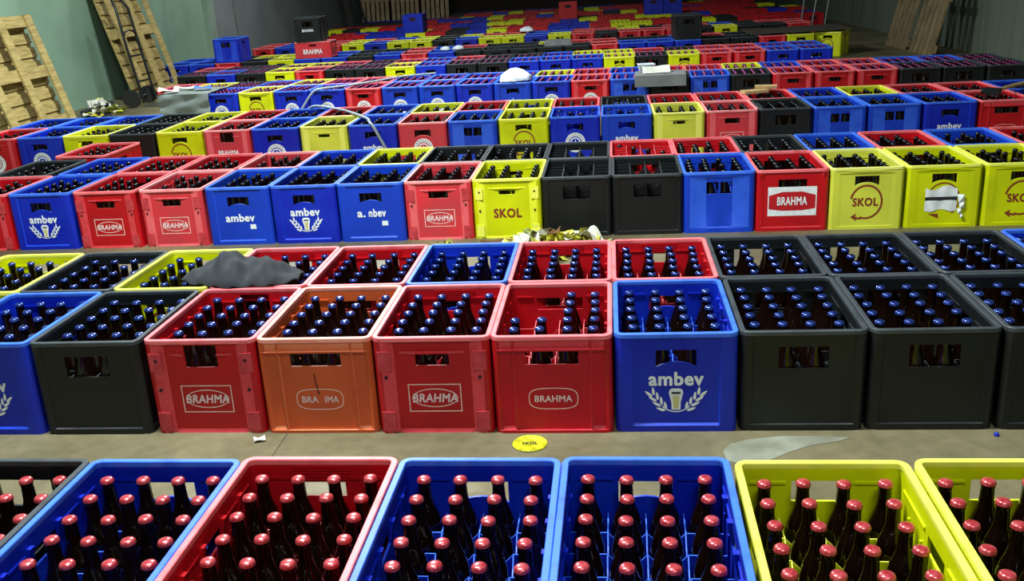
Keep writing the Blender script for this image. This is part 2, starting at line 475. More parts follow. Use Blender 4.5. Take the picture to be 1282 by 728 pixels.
        f.poly([(-0.075, 0.065), (-0.045, 0.083), (-0.050, 0.066), (-0.020, 0.058), (-0.022, 0.050), (-0.048, 0.053), (-0.042, 0.040)], y)
        L.append(('emblem', f.mesh('emblem', ['print_brown'])))
        f = Flat(); f.tri(*text_tris('SKOL', 0.128, 0.045, 0.04, 0, -0.004, 0.142), y)
        L.append(('lettering', f.mesh('lettering', ['print_brown'])))
    elif kind == 'skol_text':
        y = FY - e
        f = Flat(); f.tri(*text_tris('SKOL', 0.150, 0.052, 0.04, 0, 0, 0.135), y)
        L.append(('lettering', f.mesh('lettering', ['print_brown'])))
    elif kind == 'badge':
        y = FY - 0.0026 - e
        f = Flat(); f.ring(0, 0.130, 0.072, 0.072, 0.026, y); f.ring(0, 0.130, 0.038, 0.038, 0.010, y); f.poly([(-0.018, 0.115), (0.018, 0.115), (0.006, 0.130), (0.0, 0.155), (-0.006, 0.130)], y)
        for k in range(9):
            a = math.pi * (0.12 + 0.76 * k / 8); f.leaf(0.059 * math.cos(a), 0.130 + 0.059 * math.sin(a), a, 0.014, 0.006, y - 0.0004, 1)
        L.append(('emblem', f.mesh('emblem', ['print_white', 'print_dark'])))
    elif kind == 'strip':
        y = FY - 0.0026 - e
        f = Flat(); f.tri(*text_tris('BRAHMA', 0.16, 0.036, 0.03, 0, 0, 0.15), y)
        L.append(('lettering', f.mesh('lettering', ['print_white'])))
    elif kind == 'sticker':
        y = FY - 0.0026 - e
        f = Flat(); f.ring(0.0, 0.142, 0.082, 0.090, 0.007, y, 0, 40, -math.pi * 0.3, math.pi * 0.98); f.poly([(-0.07, 0.07), (-0.02, 0.07), (-0.015, 0.045)], y)
        L.append(('emblem', f.mesh('emblem', ['print_brown'])))
        mb = MB(); nx_ = 14
        V = []; Fq = []
        for i in range(nx_ + 1):
            u = i / nx_; x = -0.088 + 0.155 * u
            for (z, q) in ((0.205 - 0.012 * math.sin(u * 7), 0), (0.158, 1), (0.158, 2), (0.140, 3), (0.140, 4), (0.088 - 0.006 * math.sin(u * 9), 5)):
                V.append((x, y - 0.002 - 0.002 * math.sin(u * 12 + q), z))
        for i in range(nx_):
            for q in (0, 2, 4): Fq.append((i * 6 + q, i * 6 + q + 1, i * 6 + 7 + q, i * 6 + 6 + q))
        mb.q(V, Fq); mb.M = [1 if (k % 3) == 1 else 0 for k in range(len(Fq))]
        for (cx, cz, s) in ((0.085, 0.15, 0.03), (0.09, 0.115, 0.024), (0.08, 0.085, 0.018), (0.092, 0.06, 0.014)):
            mb.q([(cx - s * .6, y - 0.004, cz + s * .7), (cx + s * .5, y - 0.012, cz + s * .6), (cx + s * .6, y - 0.006, cz - s * .8), (cx - s * .4, y - 0.014, cz - s * .7), (cx, y - 0.022, cz)], [(0, 4, 1), (1, 4, 2), (2, 4, 3), (3, 4, 0)])
        L.append(('paper_label', mb.mesh('paper_label', ['print_white', 'print_dark'])))
    EMB[kind] = L
    return L
# raised pads, and dark discs painting the shade of small holes, on the post faces (each a piece of its own)
def post_pad(col):
    key = ('pads', col)
    if key not in CRATE_CACHE:
        mb = MB(); mb.box(-.020, .020, -.0012, .002, -.032, .032)
        CRATE_CACHE[key] = mb.mesh('post_pad', ['rim_post_r' if col in ('r', 'rf') else 'rim_' + col])
    return CRATE_CACHE[key]
def post_socket():
    if 'sock' not in CRATE_CACHE:
        mb = MB()
        a = [(0.0055 * math.cos(t), -0.0018, 0.0055 * math.sin(t)) for t in [2 * math.pi * k / 10 for k in range(10)]]
        b = [(p[0], 0.002, p[2]) for p in a]
        mb.q(a + b, [tuple(range(10))] + [(k, (k + 1) % 10, 10 + (k + 1) % 10, 10 + k) for k in range(10)])
        CRATE_CACHE['sock'] = mb.mesh('post_socket', ['socket'])
    return CRATE_CACHE['sock']

# ------------------------------------------------------------------ bottles
BOT_PROF = [(0.030, 0.0), (0.0345, 0.004), (0.0352, 0.012), (0.0352, 0.150), (0.0335, 0.168), (0.0265, 0.194), (0.0190, 0.215), (0.0152, 0.232), (0.0138, 0.262), (0.0138, 0.268), (0.0150, 0.270), (0.0150, 0.276), (0.0132, 0.279)]
mb = MB(); mb.lathe(BOT_PROF, 16); BOTTLE_ME = mb.mesh('bottle_glass', ['glass_brown'], smooth=0.7)
def cap_mesh(c):
    mb = MB()
    mb.lathe([(0.0150, 0.2740), (0.0160, 0.2748), (0.0150, 0.2800), (0.0138, 0.2824), (0.0105, 0.2843), (0.0065, 0.2853), (0.002, 0.2856)], 24, rf=lambda k, z: 1.0 if z > 0.28 else (1.03 if k % 2 else 0.96))
    return mb.mesh('bottle_cap', ['cap_' + c], smooth=0.9)
CAP_ME = {c: cap_mesh(c) for c in ('red', 'blue', 'dark', 'purple')}
STUFF_V = []; STUFF_F = []; STUFF_M = []; STUFF_N = 0
CAPS = ['red', 'blue', 'dark', 'purple']
def low_template(seg):
    prof = [(0.034, 0.0), (0.0352, 0.150), (0.0265, 0.194), (0.0152, 0.232), (0.0140, 0.272), (0.0162, 0.275), (0.0150, 0.283), (0.008, 0.2865)]
    V = []; Fc = []; Mi = []
    for (r, z) in prof:
        for k in range(seg): V.append((r * math.cos(2 * math.pi * k / seg), r * math.sin(2 * math.pi * k / seg), z))
    for i in range(len(prof) - 1):
        for k in range(seg):
            Fc.append((i * seg + k, i * seg + (k + 1) % seg, (i + 1) * seg + (k + 1) % seg, (i + 1) * seg + k)); Mi.append(1 if i >= 4 else 0)
    top = (len(prof) - 1) * seg; V.append((0, 0, prof[-1][1]))
    for k in range(seg):   # quads only: degenerate fan kept as quads
        pass
    return np.array(V), np.array(Fc), np.array(Mi), top
LOW = {s: low_template(s) for s in (6, 8, 12)}
def stuff_bottle(x, y, z, cap, seg, sz=1.0):
    global STUFF_N
    V, Fc, Mi, top = LOW[seg]
    W = V.copy(); W[:, 2] *= sz
    W += np.array([x, y, z])
    STUFF_V.append(W); STUFF_F.append(Fc + STUFF_N); STUFF_M.append(np.where(Mi == 1, 1 + CAPS.index(cap), 0)); STUFF_N += len(V)

ORD = ['zeroth', 'first', 'second', 'third', 'fourth', 'fifth', 'sixth', 'seventh', 'eighth', 'ninth', 'tenth', 'eleventh', 'twelfth', 'thirteenth', 'fourteenth', 'fifteenth', 'sixteenth', 'seventeenth', 'eighteenth', 'nineteenth', 'twentieth']
TENS = {20: 'twenty', 30: 'thirty'}
def nth(n):
    if n <= 20: return ORD[n]
    return TENS[n // 10 * 10] + ('-' + ORD[n % 10] if n % 10 else '')
COLN = {'r': 'red', 'rf': 'faded red', 'o': 'orange', 'b': 'blue', 'bl': 'blue', 'y': 'yellow', 'yp': 'pale yellow', 'k': 'black'}

def make_bottle(x, y, z, rz, cap, label, group):
    root = bpy.data.objects.new('beer_bottle', None); COL.objects.link(root)
    root.location = (x, y, z); root.rotation_euler = (0, 0, rz); root.empty_display_size = 0.02
    tag(root, label, 'bottle', group)
    add('glass', BOTTLE_ME, root); add('bottle_cap', CAP_ME[cap], root)
    return root

N_CRATES = 0; N_BOTTLES = 0
def make_crate(x, y, a, spec, label, group, z=0.0, detail=2):
    """x, y: centre of the crate's base; a: rotation about z"""
    global N_CRATES
    kind, col, logo = spec[0], spec[1], spec[2]
    root = bpy.data.objects.new('beer_crate', None); COL.objects.link(root)
    root.location = (x, y, z); root.rotation_euler = (0, 0, a); root.empty_display_size = 0.05
    tag(root, label, 'crate', group); N_CRATES += 1
    body = add('body', crate_body(kind, col), root)
    add('rim', crate_rim(col), root)
    opt = spec[3] if len(spec) > 3 else ''
    if detail >= 1: add('divider', crate_divider(col, 'g' in opt), root)
    if kind in ('P', 'PB', 'Q') and detail >= 2:
        for sg in (-1, 1):
            for zz in (0.244, 0.042): add('post_pad', post_pad(col), root, (sg * 0.148, -CD / 2 + .0001, zz))
            for zz in ((0.252, 0.152) if kind != 'P' else (0.190,)): add('post_socket', post_socket(), root, (sg * 0.146, -CD / 2, zz))
    if logo:
        first = None
        for nm, me in emblem(logo):
            q = add(nm, me, first or root)
            first = first or q
    return root
def fill_crate(x, y, a, z, cap, seg, sz=1.0, skip=None, indiv=None):
    """skip(i,j) drops a bottle; indiv(i,j) returns a label for a bottle that is an object of its own. j counts from the back"""
    global N_BOTTLES
    ca, sa = math.cos(a), math.sin(a)
    for j in range(6):
        for i in range(4):
            if skip and skip(i, j): continue
            lx = (i - 1.5) * BX + random.uniform(-.003, .003); ly = (2.5 - j) * BY + random.uniform(-.003, .003)
            wx, wy = x + ca * lx - sa * ly, y + sa * lx + ca * ly
            lab = indiv(i, j, wx, wy) if indiv else None
            if lab:
                make_bottle(wx, wy, z + 0.0152, random.uniform(0, 6.28), cap, lab[0], lab[1]); N_BOTTLES += 1
            else: stuff_bottle(wx, wy, z + 0.0152, cap, seg, sz)

# ------------------------------------------------------------------ room shell
XL, XR, YN, YF, ZC = -6.3, 4.9, -3.0, 29.0, 5.0
def floor_material():
    M = bpy.data.materials.new('concrete_floor'); M.use_nodes = True; MATS['concrete_floor'] = M
    nt = M.node_tree; b = nt.nodes['Principled BSDF']; b.inputs['Roughness'].default_value = 0.5
    tc = nt.nodes.new('ShaderNodeTexCoord')
    n1 = nt.nodes.new('ShaderNodeTexNoise'); n1.inputs['Scale'].default_value = 1.7; n1.inputs['Detail'].default_value = 8
    nt.links.new(tc.outputs['Object'], n1.inputs['Vector'])
    r1 = nt.nodes.new('ShaderNodeValToRGB'); r1.color_ramp.elements[0].position = .33; r1.color_ramp.elements[1].position = .68
    r1.color_ramp.elements[0].color = lin('565038'); r1.color_ramp.elements[1].color = lin('7c745a')
    nt.links.new(n1.outputs[0], r1.inputs[0])
    n2 = nt.nodes.new('ShaderNodeTexNoise'); n2.inputs['Scale'].default_value = 22; n2.inputs['Detail'].default_value = 6
    nt.links.new(tc.outputs['Object'], n2.inputs['Vector'])
    mx = nt.nodes.new('ShaderNodeMixRGB'); mx.blend_type = 'OVERLAY'; mx.inputs['Fac'].default_value = .35
    nt.links.new(r1.outputs[0], mx.inputs['Color1']); nt.links.new(n2.outputs[0], mx.inputs['Color2'])
    nt.links.new(mx.outputs[0], b.inputs['Base Color'])
    bp = nt.nodes.new('ShaderNodeBump'); bp.inputs['Strength'].default_value = .15; bp.inputs['Distance'].default_value = .01
    nt.links.new(n2.outputs[0], bp.inputs['Height']); nt.links.new(bp.outputs[0], b.inputs['Normal'])
floor_material()
mat('wall_green', '88a690', '769480', rough=0.7, scale=1.3, bump=.15, bscale=12)
mat('wall_grey', '8c9498', '7c8488', rough=0.75, scale=1.3, bump=.15, bscale=12)
mat('wall_right', '6a7468', '5a6458', rough=0.7, scale=1.6, bump=.2, bscale=10, stretch=(1, 6, .5))
mat('wall_dark', '3a2f2b', '2c2522', rough=0.8, scale=1.5)
mat('ceiling_paint', '6a6e6a', '5c605c', rough=0.8, scale=1.0)
mat('pillar_paint', '93a896', '84998a', rough=0.6, scale=2)
def slab(name, x0, x1, y0, y1, z0, z1, mk, kind='structure'):
    b = MB(); b.box(x0, x1, y0, y1, z0, z1); o = add(name, b.mesh(name, [mk])); o['kind'] = kind; return o
slab('floor', XL - .2, XR + .2, YN - .2, YF + .2, -0.2, 0.0, 'concrete_floor')
slab('wall_left', XL - .2, XL, YN, 16.05, 0, ZC, 'wall_green')
slab('wall_left_rear', XL - .2, XL, 16.05, YF, 0, ZC, 'wall_grey')
slab('wall_right', XR, XR + .2, YN, YF, 0, ZC, 'wall_right')
slab('wall_back', XL, XR, YF, YF + .2, 0, ZC, 'wall_dark')
slab('wall_front', XL, XR, YN - .2, YN, 0, ZC, 'wall_green')
slab('ceiling', XL - .2, XR + .2, YN - .2, YF + .2, ZC, ZC + .2, 'ceiling_paint')
slab('trim_pillar', XL, XL + .10, 15.85, 16.12, 0, ZC, 'pillar_paint')
# concrete joint and old paint patch in the near aisle
mat('joint_dark', '4a4638', None, rough=.9); mat('old_paint', '8e9284', '6c6c5c', rough=.6, scale=9, lo=.4, hi=.75)
b = MB(); b.box(-1.004, -1.000, 1.0, 4.8, 0.0002, 0.0012); o = add('trim_floor_joint', b.mesh('joint', ['joint_dark'])); o['kind'] = 'structure'
pp = [(0.345, 2.555), (0.37, 2.60), (0.43, 2.628), (0.52, 2.645), (0.64, 2.645), (0.725, 2.632), (0.69, 2.612), (0.60, 2.585), (0.53, 2.545), (0.47, 2.50), (0.40, 2.47), (0.35, 2.50)]
b = MB(); n = len(pp); b.q([(x, y, .0002) for x, y in pp] + [(x, y, .0014) for x, y in pp], [tuple(range(n, 2 * n))] + [(k, (k + 1) % n, n + (k + 1) % n, n + k) for k in range(n)])
o = add('floor_paint_patch', b.mesh('paint', ['old_paint'])); tag(o, kind='structure')

# lamp fixtures under the ceiling (the room's own light, but for the added last one)
mat('lamp_housing', 'd8dcd8', None, rough=.4)
def emis(name, c, s):
    M = bpy.data.materials.new(name); M.use_nodes = True; MATS[name] = M
    b = M.node_tree.nodes['Principled BSDF']; b.inputs['Emission Color'].default_value = c; b.inputs['Emission Strength'].default_value = s; b.inputs['Base Color'].default_value = (1, 1, 1, 1)
emis('lamp_tube', (0.9, 1.0, 0.96, 1), 6.0)
for k, (x, y, z, L, wt) in enumerate(LAMPS):
    root = bpy.data.objects.new('ceiling_lamp', None); COL.objects.link(root); root.location = (x, y, z)
    tag(root, 'white strip lamp hung %s' % ('over the second block of crates', 'behind the camera over the foreground crates', 'over the fourth block of crates', 'over the seventh block of crates')[k], 'lamp', 'ceiling strip lamps')
    b = MB(); b.box(-L / 2 - .05, L / 2 + .05, -.12, .12, .03, .09); add('lamp_housing', b.mesh('lamp_housing', ['lamp_housing']), root)
    for s in (-.06, .06):
        b = MB(); b.tube([(-L / 2, s, .012), (L / 2, s, .012)], .013, 10); add('lamp_tube', b.mesh('lamp_tube', ['lamp_tube']), root)
    for s in (-L / 3, L / 3):
        b = MB(); b.tube([(s, 0, .09), (s, 0, ZC - z)], .006, 6); add('hanger', b.mesh('hanger', ['lamp_housing']), root)
    ld = bpy.data.lights.new('lamp_light', 'AREA'); ld.shape = 'RECTANGLE'; ld.size = L; ld.size_y = .2; ld.energy = wt; ld.color = (0.93, 1.0, 0.97)
    lo = bpy.data.objects.new('lamp_light', ld); COL.objects.link(lo); lo.parent = root; lo.location = (0, 0, -.02)

# ------------------------------------------------------------------ crate rows
R_, RF, RT, RO = ('P', 'r', 'brahma_rect'), ('P', 'rf', 'brahma_rect'), ('T', 'r', 'brahma_oval'), ('T', 'o', 'brahma_oval_cracked')
B_, BD, BP, BA, BW = ('S', 'b', 'ambev_wheat'), ('S', 'b', 'badge'), ('W', 'bl', None), ('S', 'bl', 'ambev'), ('S', 'b', 'ambev_low')
Y_, YP, YQ = ('Y', 'y', 'skol'), ('Q', 'yp', None), ('Q', 'y', 'skol_text')
K_ = ('K', 'k', None)
KG, RG, BG = ('K', 'k', None, 'g'), ('P', 'r', None, 'g'), ('S', 'b', 'badge', 'g')
DEF = {'r': R_, 'R': RT, 'f': RF, 'b': B_, 'B': BP, 'd': BD, 'y': Y_, 'p': YP, 'k': K_}

def spaced(xs, g=0.3672):
    xs = list(xs)
    for _ in range(400):
        for k in range(len(xs) - 1):
            q = g - (xs[k + 1] - xs[k])
            if q > 0: xs[k] -= q / 2; xs[k + 1] += q / 2
    return xs
def row(specs, xs, y0, slope, yoff, group, labels, cap, seg=8, detail=2, sz=1.0, skipf=None, indiv=None, jitter=0.0, dys=None, yaws=None):
    """xs: left edges; y0 + slope*x: line of the front faces; yoff: distance behind it"""
    a0 = math.atan(slope); xs = spaced(xs)
    for k, s in enumerate(specs):
        if s is None: continue
        xc = xs[k] + 0.185; dy = (dys[k] if dys else 0) + random.uniform(-jitter, jitter); a = a0 + (yaws[k] if yaws else random.uniform(-.3, .3) * jitter)
        yc = y0 + slope * xc + yoff + CD / 2 + dy
        make_crate(xc, yc, a, s, labels[k], group, 0.0, detail)
        c = cap[k] if isinstance(cap, list) else cap
        if 'e' in (s[3] if len(s) > 3 else ''): continue
        sk = (lambda i, j, k=k: skipf(k, i, j)) if skipf else None
        iv = (lambda i, j, X, Y, k=k: indiv(k, i, j, X, Y)) if indiv else None
        fill_crate(xc, yc, a, 0.0, c, seg, sz, sk, iv)

LOOK = {'brahma_rect': 'with framed oval emblem', 'brahma_oval': 'with thin oval emblem', 'brahma_oval_cracked': 'with cracked oval emblem', 'brahma_label': 'with big white paper label', 'ambev_wheat': 'with beer glass and wheat emblem', 'ambev': 'with word and white sticker', 'ambev_low': 'with one white word', 'ambev_worn': 'with worn white word', 'skol': 'with circular arrow emblem', 'skol_text': 'with brown serif lettering', 'badge': 'with round white badge', 'sticker': 'with torn white sticker', 'strip': 'with white word', None: ''}
def auto_labels(specs, where, total_left=0):
    out = []; n = 0
    for s in specs:
        if s is None: out.append(None); continue
        n += 1
        out.append('%s bottle crate, %s from left in %s' % (COLN[s[1]], nth(n + total_left), where))
    return out

# --- A: foreground crates with red caps
specA = [K_, ('S', 'b', 'ambev_wheat'), R_, ('S', 'b', 'ambev_wheat'), ('S', 'b', 'ambev_wheat'), ('YF', 'y', 'skol'), ('YF', 'y', 'skol')]
xA = [-1.575, -1.205, -0.838, -0.468, -0.101, 0.275, 0.652]
labA = ['black crate at the bottom left corner, mostly cut off by the frame', 'blue crate between the black and the red crate in the foreground row',
        'red foreground crate of red-capped bottles between two blue crates', 'blue foreground crate just right of the red one',
        'blue foreground crate just left of the yellow ones', 'yellow foreground crate just right of the blue ones', 'yellow crate at the bottom right corner of the picture']
crateA = ['corner black crate', 'leftmost foreground blue crate', 'foreground red crate', 'middle foreground blue crate', 'rightmost foreground blue crate', 'left foreground yellow crate', 'corner yellow crate']
def indA(k, i, j, X, Y):
    if not in_frame(X, Y, .30, 4): return None
    return ('red-capped brown bottle, %s from left, %s row from back, in %s' % (nth(i + 1), nth(j + 1), crateA[k]), 'red-capped bottles in the foreground crates')
row(specA, xA, 1.934 - CD, -0.0216, 0.0, 'foreground row of crates', labA, 'red', indiv=indA, dys=[-.006, -.008, .004, .0, .005, -.010, -.002], yaws=[0.0, .004, .002, 0, -.004, .003, .003])

# --- B: second block, front row
specB = [B_, K_, ('PB', 'r', 'brahma_rect'), RO, R_, RT, B_, K_, K_, K_]
xB = [-2.181, -1.811, -1.43, -1.064, -0.699, -0.331, 0.040, 0.412, 0.783, 1.155]
labB = ['blue crate cut by the left edge, in front row of second block', 'black crate between blue and red crates, left end of second block front row',
        'red crate with a broken handle hole beside the orange crate', 'faded orange crate with a cracked oval emblem', 'red crate with thick corner posts just right of the orange crate',
        'bright red ribbed crate with some bottles missing, left of the blue one', 'blue crate with beer glass and wheat emblem, second block front row',
        'black crate right of the blue emblem crate, second block front row', 'second black crate right of the blue emblem crate, front row', 'black crate cut by the right edge, in front row of second block']
crateB = ['blue crate at left edge', 'left black crate, second block', 'red broken-handled crate', 'orange crate', 'red thick-posted crate', 'bright red half-empty crate', 'blue wheat-emblem crate', 'black crate beside blue one', 'second black crate rightward', 'black crate at right edge']
def indB(k, i, j, X, Y):
    if j == 5 or not in_frame(X, Y, .30, 2): return None
    return ('blue-capped brown bottle, %s from left, %s row from back, in %s' % (nth(i + 1), nth(j + 1), crateB[k]), 'blue-capped bottles in the second block')
def skipB(k, i, j): return k == 5 and i < 2 and j < 3
row(specB, xB, 2.6855, -0.0167, 0.0, 'front row of the second block', labB, 'blue', indiv=indB, skipf=skipB, dys=[0, 0, .006, .004, 0, -.004, .002, .006, .008, .006], yaws=[0, .005, -.004, .0, .002, 0, 0, -.003, -.002, 0])
# rear row
specB2 = [Y_, K_, Y_, R_, R_, B_, R_, R_, K_, K_, K_, B_]
xB2 = [-2.526, -2.154, -1.784, -1.417, -1.054, -0.690, -0.327, 0.036, 0.413, 0.781, 1.148, 1.519]
labB2 = ['yellow crate cut by the left edge, rear row of second block', 'black crate between two yellow crates in rear row of second block', 'yellow crate partly covered by the dark jacket', 'red crate under the right end of the dark jacket',
         'red crate just left of the blue one, rear row of second block', 'blue crate between red crates, rear row of second block', 'red crate just right of the blue one, below the litter heap', 'red crate just left of the black ones, rear row of second block',
         'black crate right of the red ones, rear row of second block', 'second black crate right of the red ones, rear row of second block', 'third black crate right of the red ones, rear row of second block', 'blue crate at the right edge, rear row of second block']
row(specB2, xB2, 2.6855, -0.0167, 0.529, 'rear row of the second block', labB2, 'blue', seg=12, dys=[0, 0, .004, .004, 0, 0, -.002, 0, .004, 0, .004, .004], yaws=[0] * 12)

# --- C: third block
specC = [R_, B_, R_, RF, BA, B_, ('S', 'bl', 'ambev_worn'), ('P', 'rf', 'brahma_rect'), YQ, KG, KG, BP, ('W', 'r', 'brahma_label'), ('Y', 'yp', 'skol'), ('Y', 'y', 'sticker'), Y_]
specC[12] = ('K', 'r', 'brahma_label')
xC = [-3.64, -3.263, -2.884, -2.503, -2.126, -1.753, -1.384, -1.018, -0.653, -0.288, 0.074, 0.438, 0.808, 1.180, 1.556, 1.932]
capC = 'dark'
labC = []
for k, s in enumerate(specC):
    labC.append(('%s crate %s, %s from left in third block front row' % (COLN[s[1]], LOOK[s[2]], nth(k + 1))).replace(' ,', ','))
def skipC(k, i, j):
    if k in (9, 10): return True
    if k == 11: return (i * 7 + j * 3 + 1) % 6 == 0
    if k in (8,): return (i == 2 and j < 2)
    return (i * 5 + j * 7 + k * 3) % 23 == 0
row(specC, xC, 4.9537, -0.0194, 0.0, 'front row of the third block', labC, 'dark', seg=12, skipf=skipC, yaws=[0] * 16, jitter=.003)
specC2 = [K_, B_, R_, R_, RF, B_, Y_, K_, K_, KG, RG, R_, K_, BP, R_, BP, R_]
xC2 = [xC[0] - .06] + xC[1:] + [2.309]
labC2 = auto_labels(specC2, 'rear row of third block')
def skipC2(k, i, j):
    if k in (9, 10): return (i * 5 + j * 3) % 4 != 0 if k == 10 else True
    return (i * 5 + j * 7 + k * 3) % 19 == 0
row(specC2, xC2, 4.9537, -0.0194, 0.529, 'rear row of the third block', labC2, 'dark', seg=12, skipf=skipC2, yaws=[0] * 17, jitter=.003)
make_crate(-3.45, 6.45, -.04, R_, 'lone red crate standing behind the left end of third block', 'front row of the third block', 0, 1)
fill_crate(-3.45, 6.45, -.04, 0, 'dark', 8)

# --- D: fourth block
specD = [('P', 'r', 'badge'), BD, Y_, K_, Y_, ('PB', 'rf', 'strip'), BD, YP, ('S', 'b', 'ambev_low'), ('S', 'rf', 'badge'), BP, Y_, BG, ('S', 'bl', 'ambev_low', 'g'), YP, RF, K_, BP, BP, ('S', 'b', 'ambev_low'), RT]
xD = [-4.835 + .3752 * k for k in range(21)]
labD = [('%s crate %s, %s from left in fourth block front row' % (COLN[s[1]], LOOK[s[2]], nth(k + 1))).replace(' ,', ',') for k, s in enumerate(specD)]
def skipD(k, i, j):
    if k in (12, 13): return (i + j * 2) % 3 != 0
    return (i * 5 + j * 7 + k * 3) % 17 == 0
row(specD, xD, 7.055, -0.0134, 0.0, 'front row of the fourth block', labD, 'dark', seg=8, skipf=skipD, jitter=.008, detail=1)
specD2 = [B_, B_, B_, K_, Y_, R_, B_, R_, B_, B_, Y_, R_, Y_, R_, KG, R_, R_, R_, B_, Y_, R_]
specD2 = [B_, B_, B_, K_, Y_, R_, B_, R_, B_, Y_, R_, Y_, R_, KG, R_, R_, R_, B_, Y_, R_, R_, B_]
xD2 = [-4.835 + .3752 * k for k in range(22)]
row(specD2, xD2, 7.055, -0.0134, 0.532, 'rear row of the fourth block', auto_labels(specD2, 'rear row of fourth block'), 'dark', seg=8, skipf=lambda k, i, j: (i * 5 + j * 7 + k * 3) % 17 == 0, jitter=.006, detail=1)

# --- E: fifth block
specE = [None, R_, BD, Y_, BD, BD, ('P', 'r', 'badge'), ('S', 'bl', 'badge'), ('S', 'bl', 'badge'), BD, ('S', 'bl', 'ambev_low'), BD, ('P', 'r', 'badge'), BP, K_, BP, K_, R_, R_, R_, ('K', 'k', None), ('K', 'k', None), ('S', 'k', 'ambev_low')]
xE = [-0.21 + .372 * (k - 12) for k in range(23)]
row(specE, xE, 9.34, -0.065, 0.0, 'front row of the fifth block', auto_labels(specE, 'front row of fifth block'), 'purple', seg=8, detail=1, sz=1.05, jitter=.006)
specE2 = [R_, Y_, K_, B_, Y_, R_, R_, B_, B_, B_, B_, Y_, R_, B_, R_, R_, Y_, B_, R_, R_, B_, B_, K_]
row(specE2, xE, 9.34, -0.065, 0.532, 'rear row of the fifth block', auto_labels(specE2, 'rear row of fifth block'), 'purple', seg=8, detail=1, sz=1.05, jitter=.005)

# --- F: sixth block
sF = 'k b k y r k k y b k k b b b y k y r r b b'.split()
xF = [-1.0 + .372 * (k - 11) for k in range(len(sF))]
specF = [DEF[c] for c in sF]
row(specF, xF, 11.58, -0.02, 0.0, 'front row of the sixth block', auto_labels(specF, 'front row of sixth block'), 'purple', seg=6, detail=0, sz=1.04, jitter=.01)
sF2 = 'r k k y y r k r b r k k b y y r k r r b b'.split()
specF2 = [DEF[c] for c in sF2]
row(specF2, xF, 11.58, -0.02, 0.54, 'rear row of the sixth block', auto_labels(specF2, 'rear row of sixth block'), 'purple', seg=6, detail=0, sz=1.04, jitter=.008)

# --- G: seventh block
sG = 'b b r k y b b k b r b k k k k k r b b b k k r y'.split()
xG = [-6.02 + .374 * k for k in range(len(sG))]
specG = [DEF[c] for c in sG]
row(specG, xG, 13.55, 0.03, 0.0, 'front row of the seventh block', auto_labels(specG, 'front row of seventh block'), 'dark', seg=6, detail=0, jitter=.01)
sG2 = 'b b k y y r b k k r b r k k y r r k k b r k r k'.split()
specG2 = [DEF[c] for c in sG2]
row(specG2, xG, 13.55, 0.03, 0.54, 'rear row of the seventh block', auto_labels(specG2, 'rear row of seventh block'), 'dark', seg=6, detail=0, jitter=.008)
# crates standing on top of others
def topper(x, y, a, s, lab, z=0.323, logo=None, cap='dark'):
    make_crate(x, y, a, s, lab, 'crates set on top of other crates', z, 0); fill_crate(x, y, a, z, cap, 6)
zc = lambda k: 13.55 + 0.03 * (xG[k] + .185) + CD / 2
topper(xG[2] + .20, zc(2) - .005, 0.03, ('W', 'b', None), 'blue crate set on a red crate before the grey wall')
topper(xG[19] + .185, zc(19), 0.03, ('K', 'k', None), 'tall-standing black crate on top of a blue crate')
# yellow crate turned at the right end of the seventh block
make_crate(3.26, 13.99, -.45, Y_, 'yellow crate turned sideways at the right end of seventh block', 'front row of the seventh block', 0, 0)

# --- H: eighth block
sH = 'r b r r y b y y k b y y b y r k r r r k y k k r'.split()
xH = [-5.6 + .375 * k for k in range(len(sH))]
specH = [None if c == '.' else DEF[c] for c in sH]
labH = auto_labels(specH, 'front row of eighth block')
row(specH, xH, 15.95, 0.0, 0.0, 'front row of the eighth block', labH, 'dark', seg=6, detail=0, jitter=.012)
sH2 = 'r b r r y r b y k y r r b b r r y k r r b k r r'.split()
specH2 = [DEF[c] for c in sH2]
row(specH2, xH, 15.95, 0.0, 0.56, 'rear row of the eighth block', auto_labels(specH2, 'rear row of eighth block'), 'dark', seg=6, detail=0, jitter=.01)
half = make_crate(-3.87, 13.66, math.pi / 2, ('K', 'rf', None), 'low red crate turned crosswise with white word on its long side', 'crates set on top of other crates', 0.323, 0)
half.scale = (1, 1, .68)
f = Flat(); f.tri(*text_tris('BRAHMA', 0.27, 0.10, 0.03, 0, 0, 0.13), 0)
add('lettering', f.mesh('lettering', ['print_white']), half, (-CW / 2 - .0015, 0, 0), (0, 0, -math.pi / 2))
topper(-3.92, 13.72, 0.06, ('K', 'k', 'strip'), 'black crate with white word on top of the low red crate', .545)

# --- far rows: too many and too small to pick apart, one mass of crates
FARV = []; FARF = []; FARM = []; FARN = 0
FCOL = ['r', 'b', 'y', 'k']
def far_crate(x, y, c, z=0.0):
    global FARN
    w2, d2, t, h = .183, .258, .008, CH
    V = []
    for (a, b2, zz) in ((w2, d2, 0), (w2, d2, h), (w2 - t, d2 - t, h), (w2 - t, d2 - t, .02)):
        V += [(x - a, y - b2, z + zz), (x + a, y - b2, z + zz), (x + a, y + b2, z + zz), (x - a, y + b2, z + zz)]
    # handle slot on the front face: its shade painted as a dark patch
    V += [(x - .06, y - d2 - .0005, z + .21), (x + .06, y - d2 - .0005, z + .21), (x + .06, y - d2 - .0005, z + .27), (x - .06, y - d2 - .0005, z + .27)]
    Q = []; M_ = []
    ci = FCOL.index(c)
    for l in range(3):
        for k in range(4):
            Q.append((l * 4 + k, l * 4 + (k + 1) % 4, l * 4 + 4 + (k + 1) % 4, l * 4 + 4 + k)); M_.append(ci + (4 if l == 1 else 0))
    Q.append((12, 13, 14, 15)); M_.append(ci)
    Q.append((16, 17, 18, 19)); M_.append(8)
    FARV.append(np.array(V)); FARF.append(np.array(Q) + FARN); FARM.append(np.array(M_)); FARN += 20
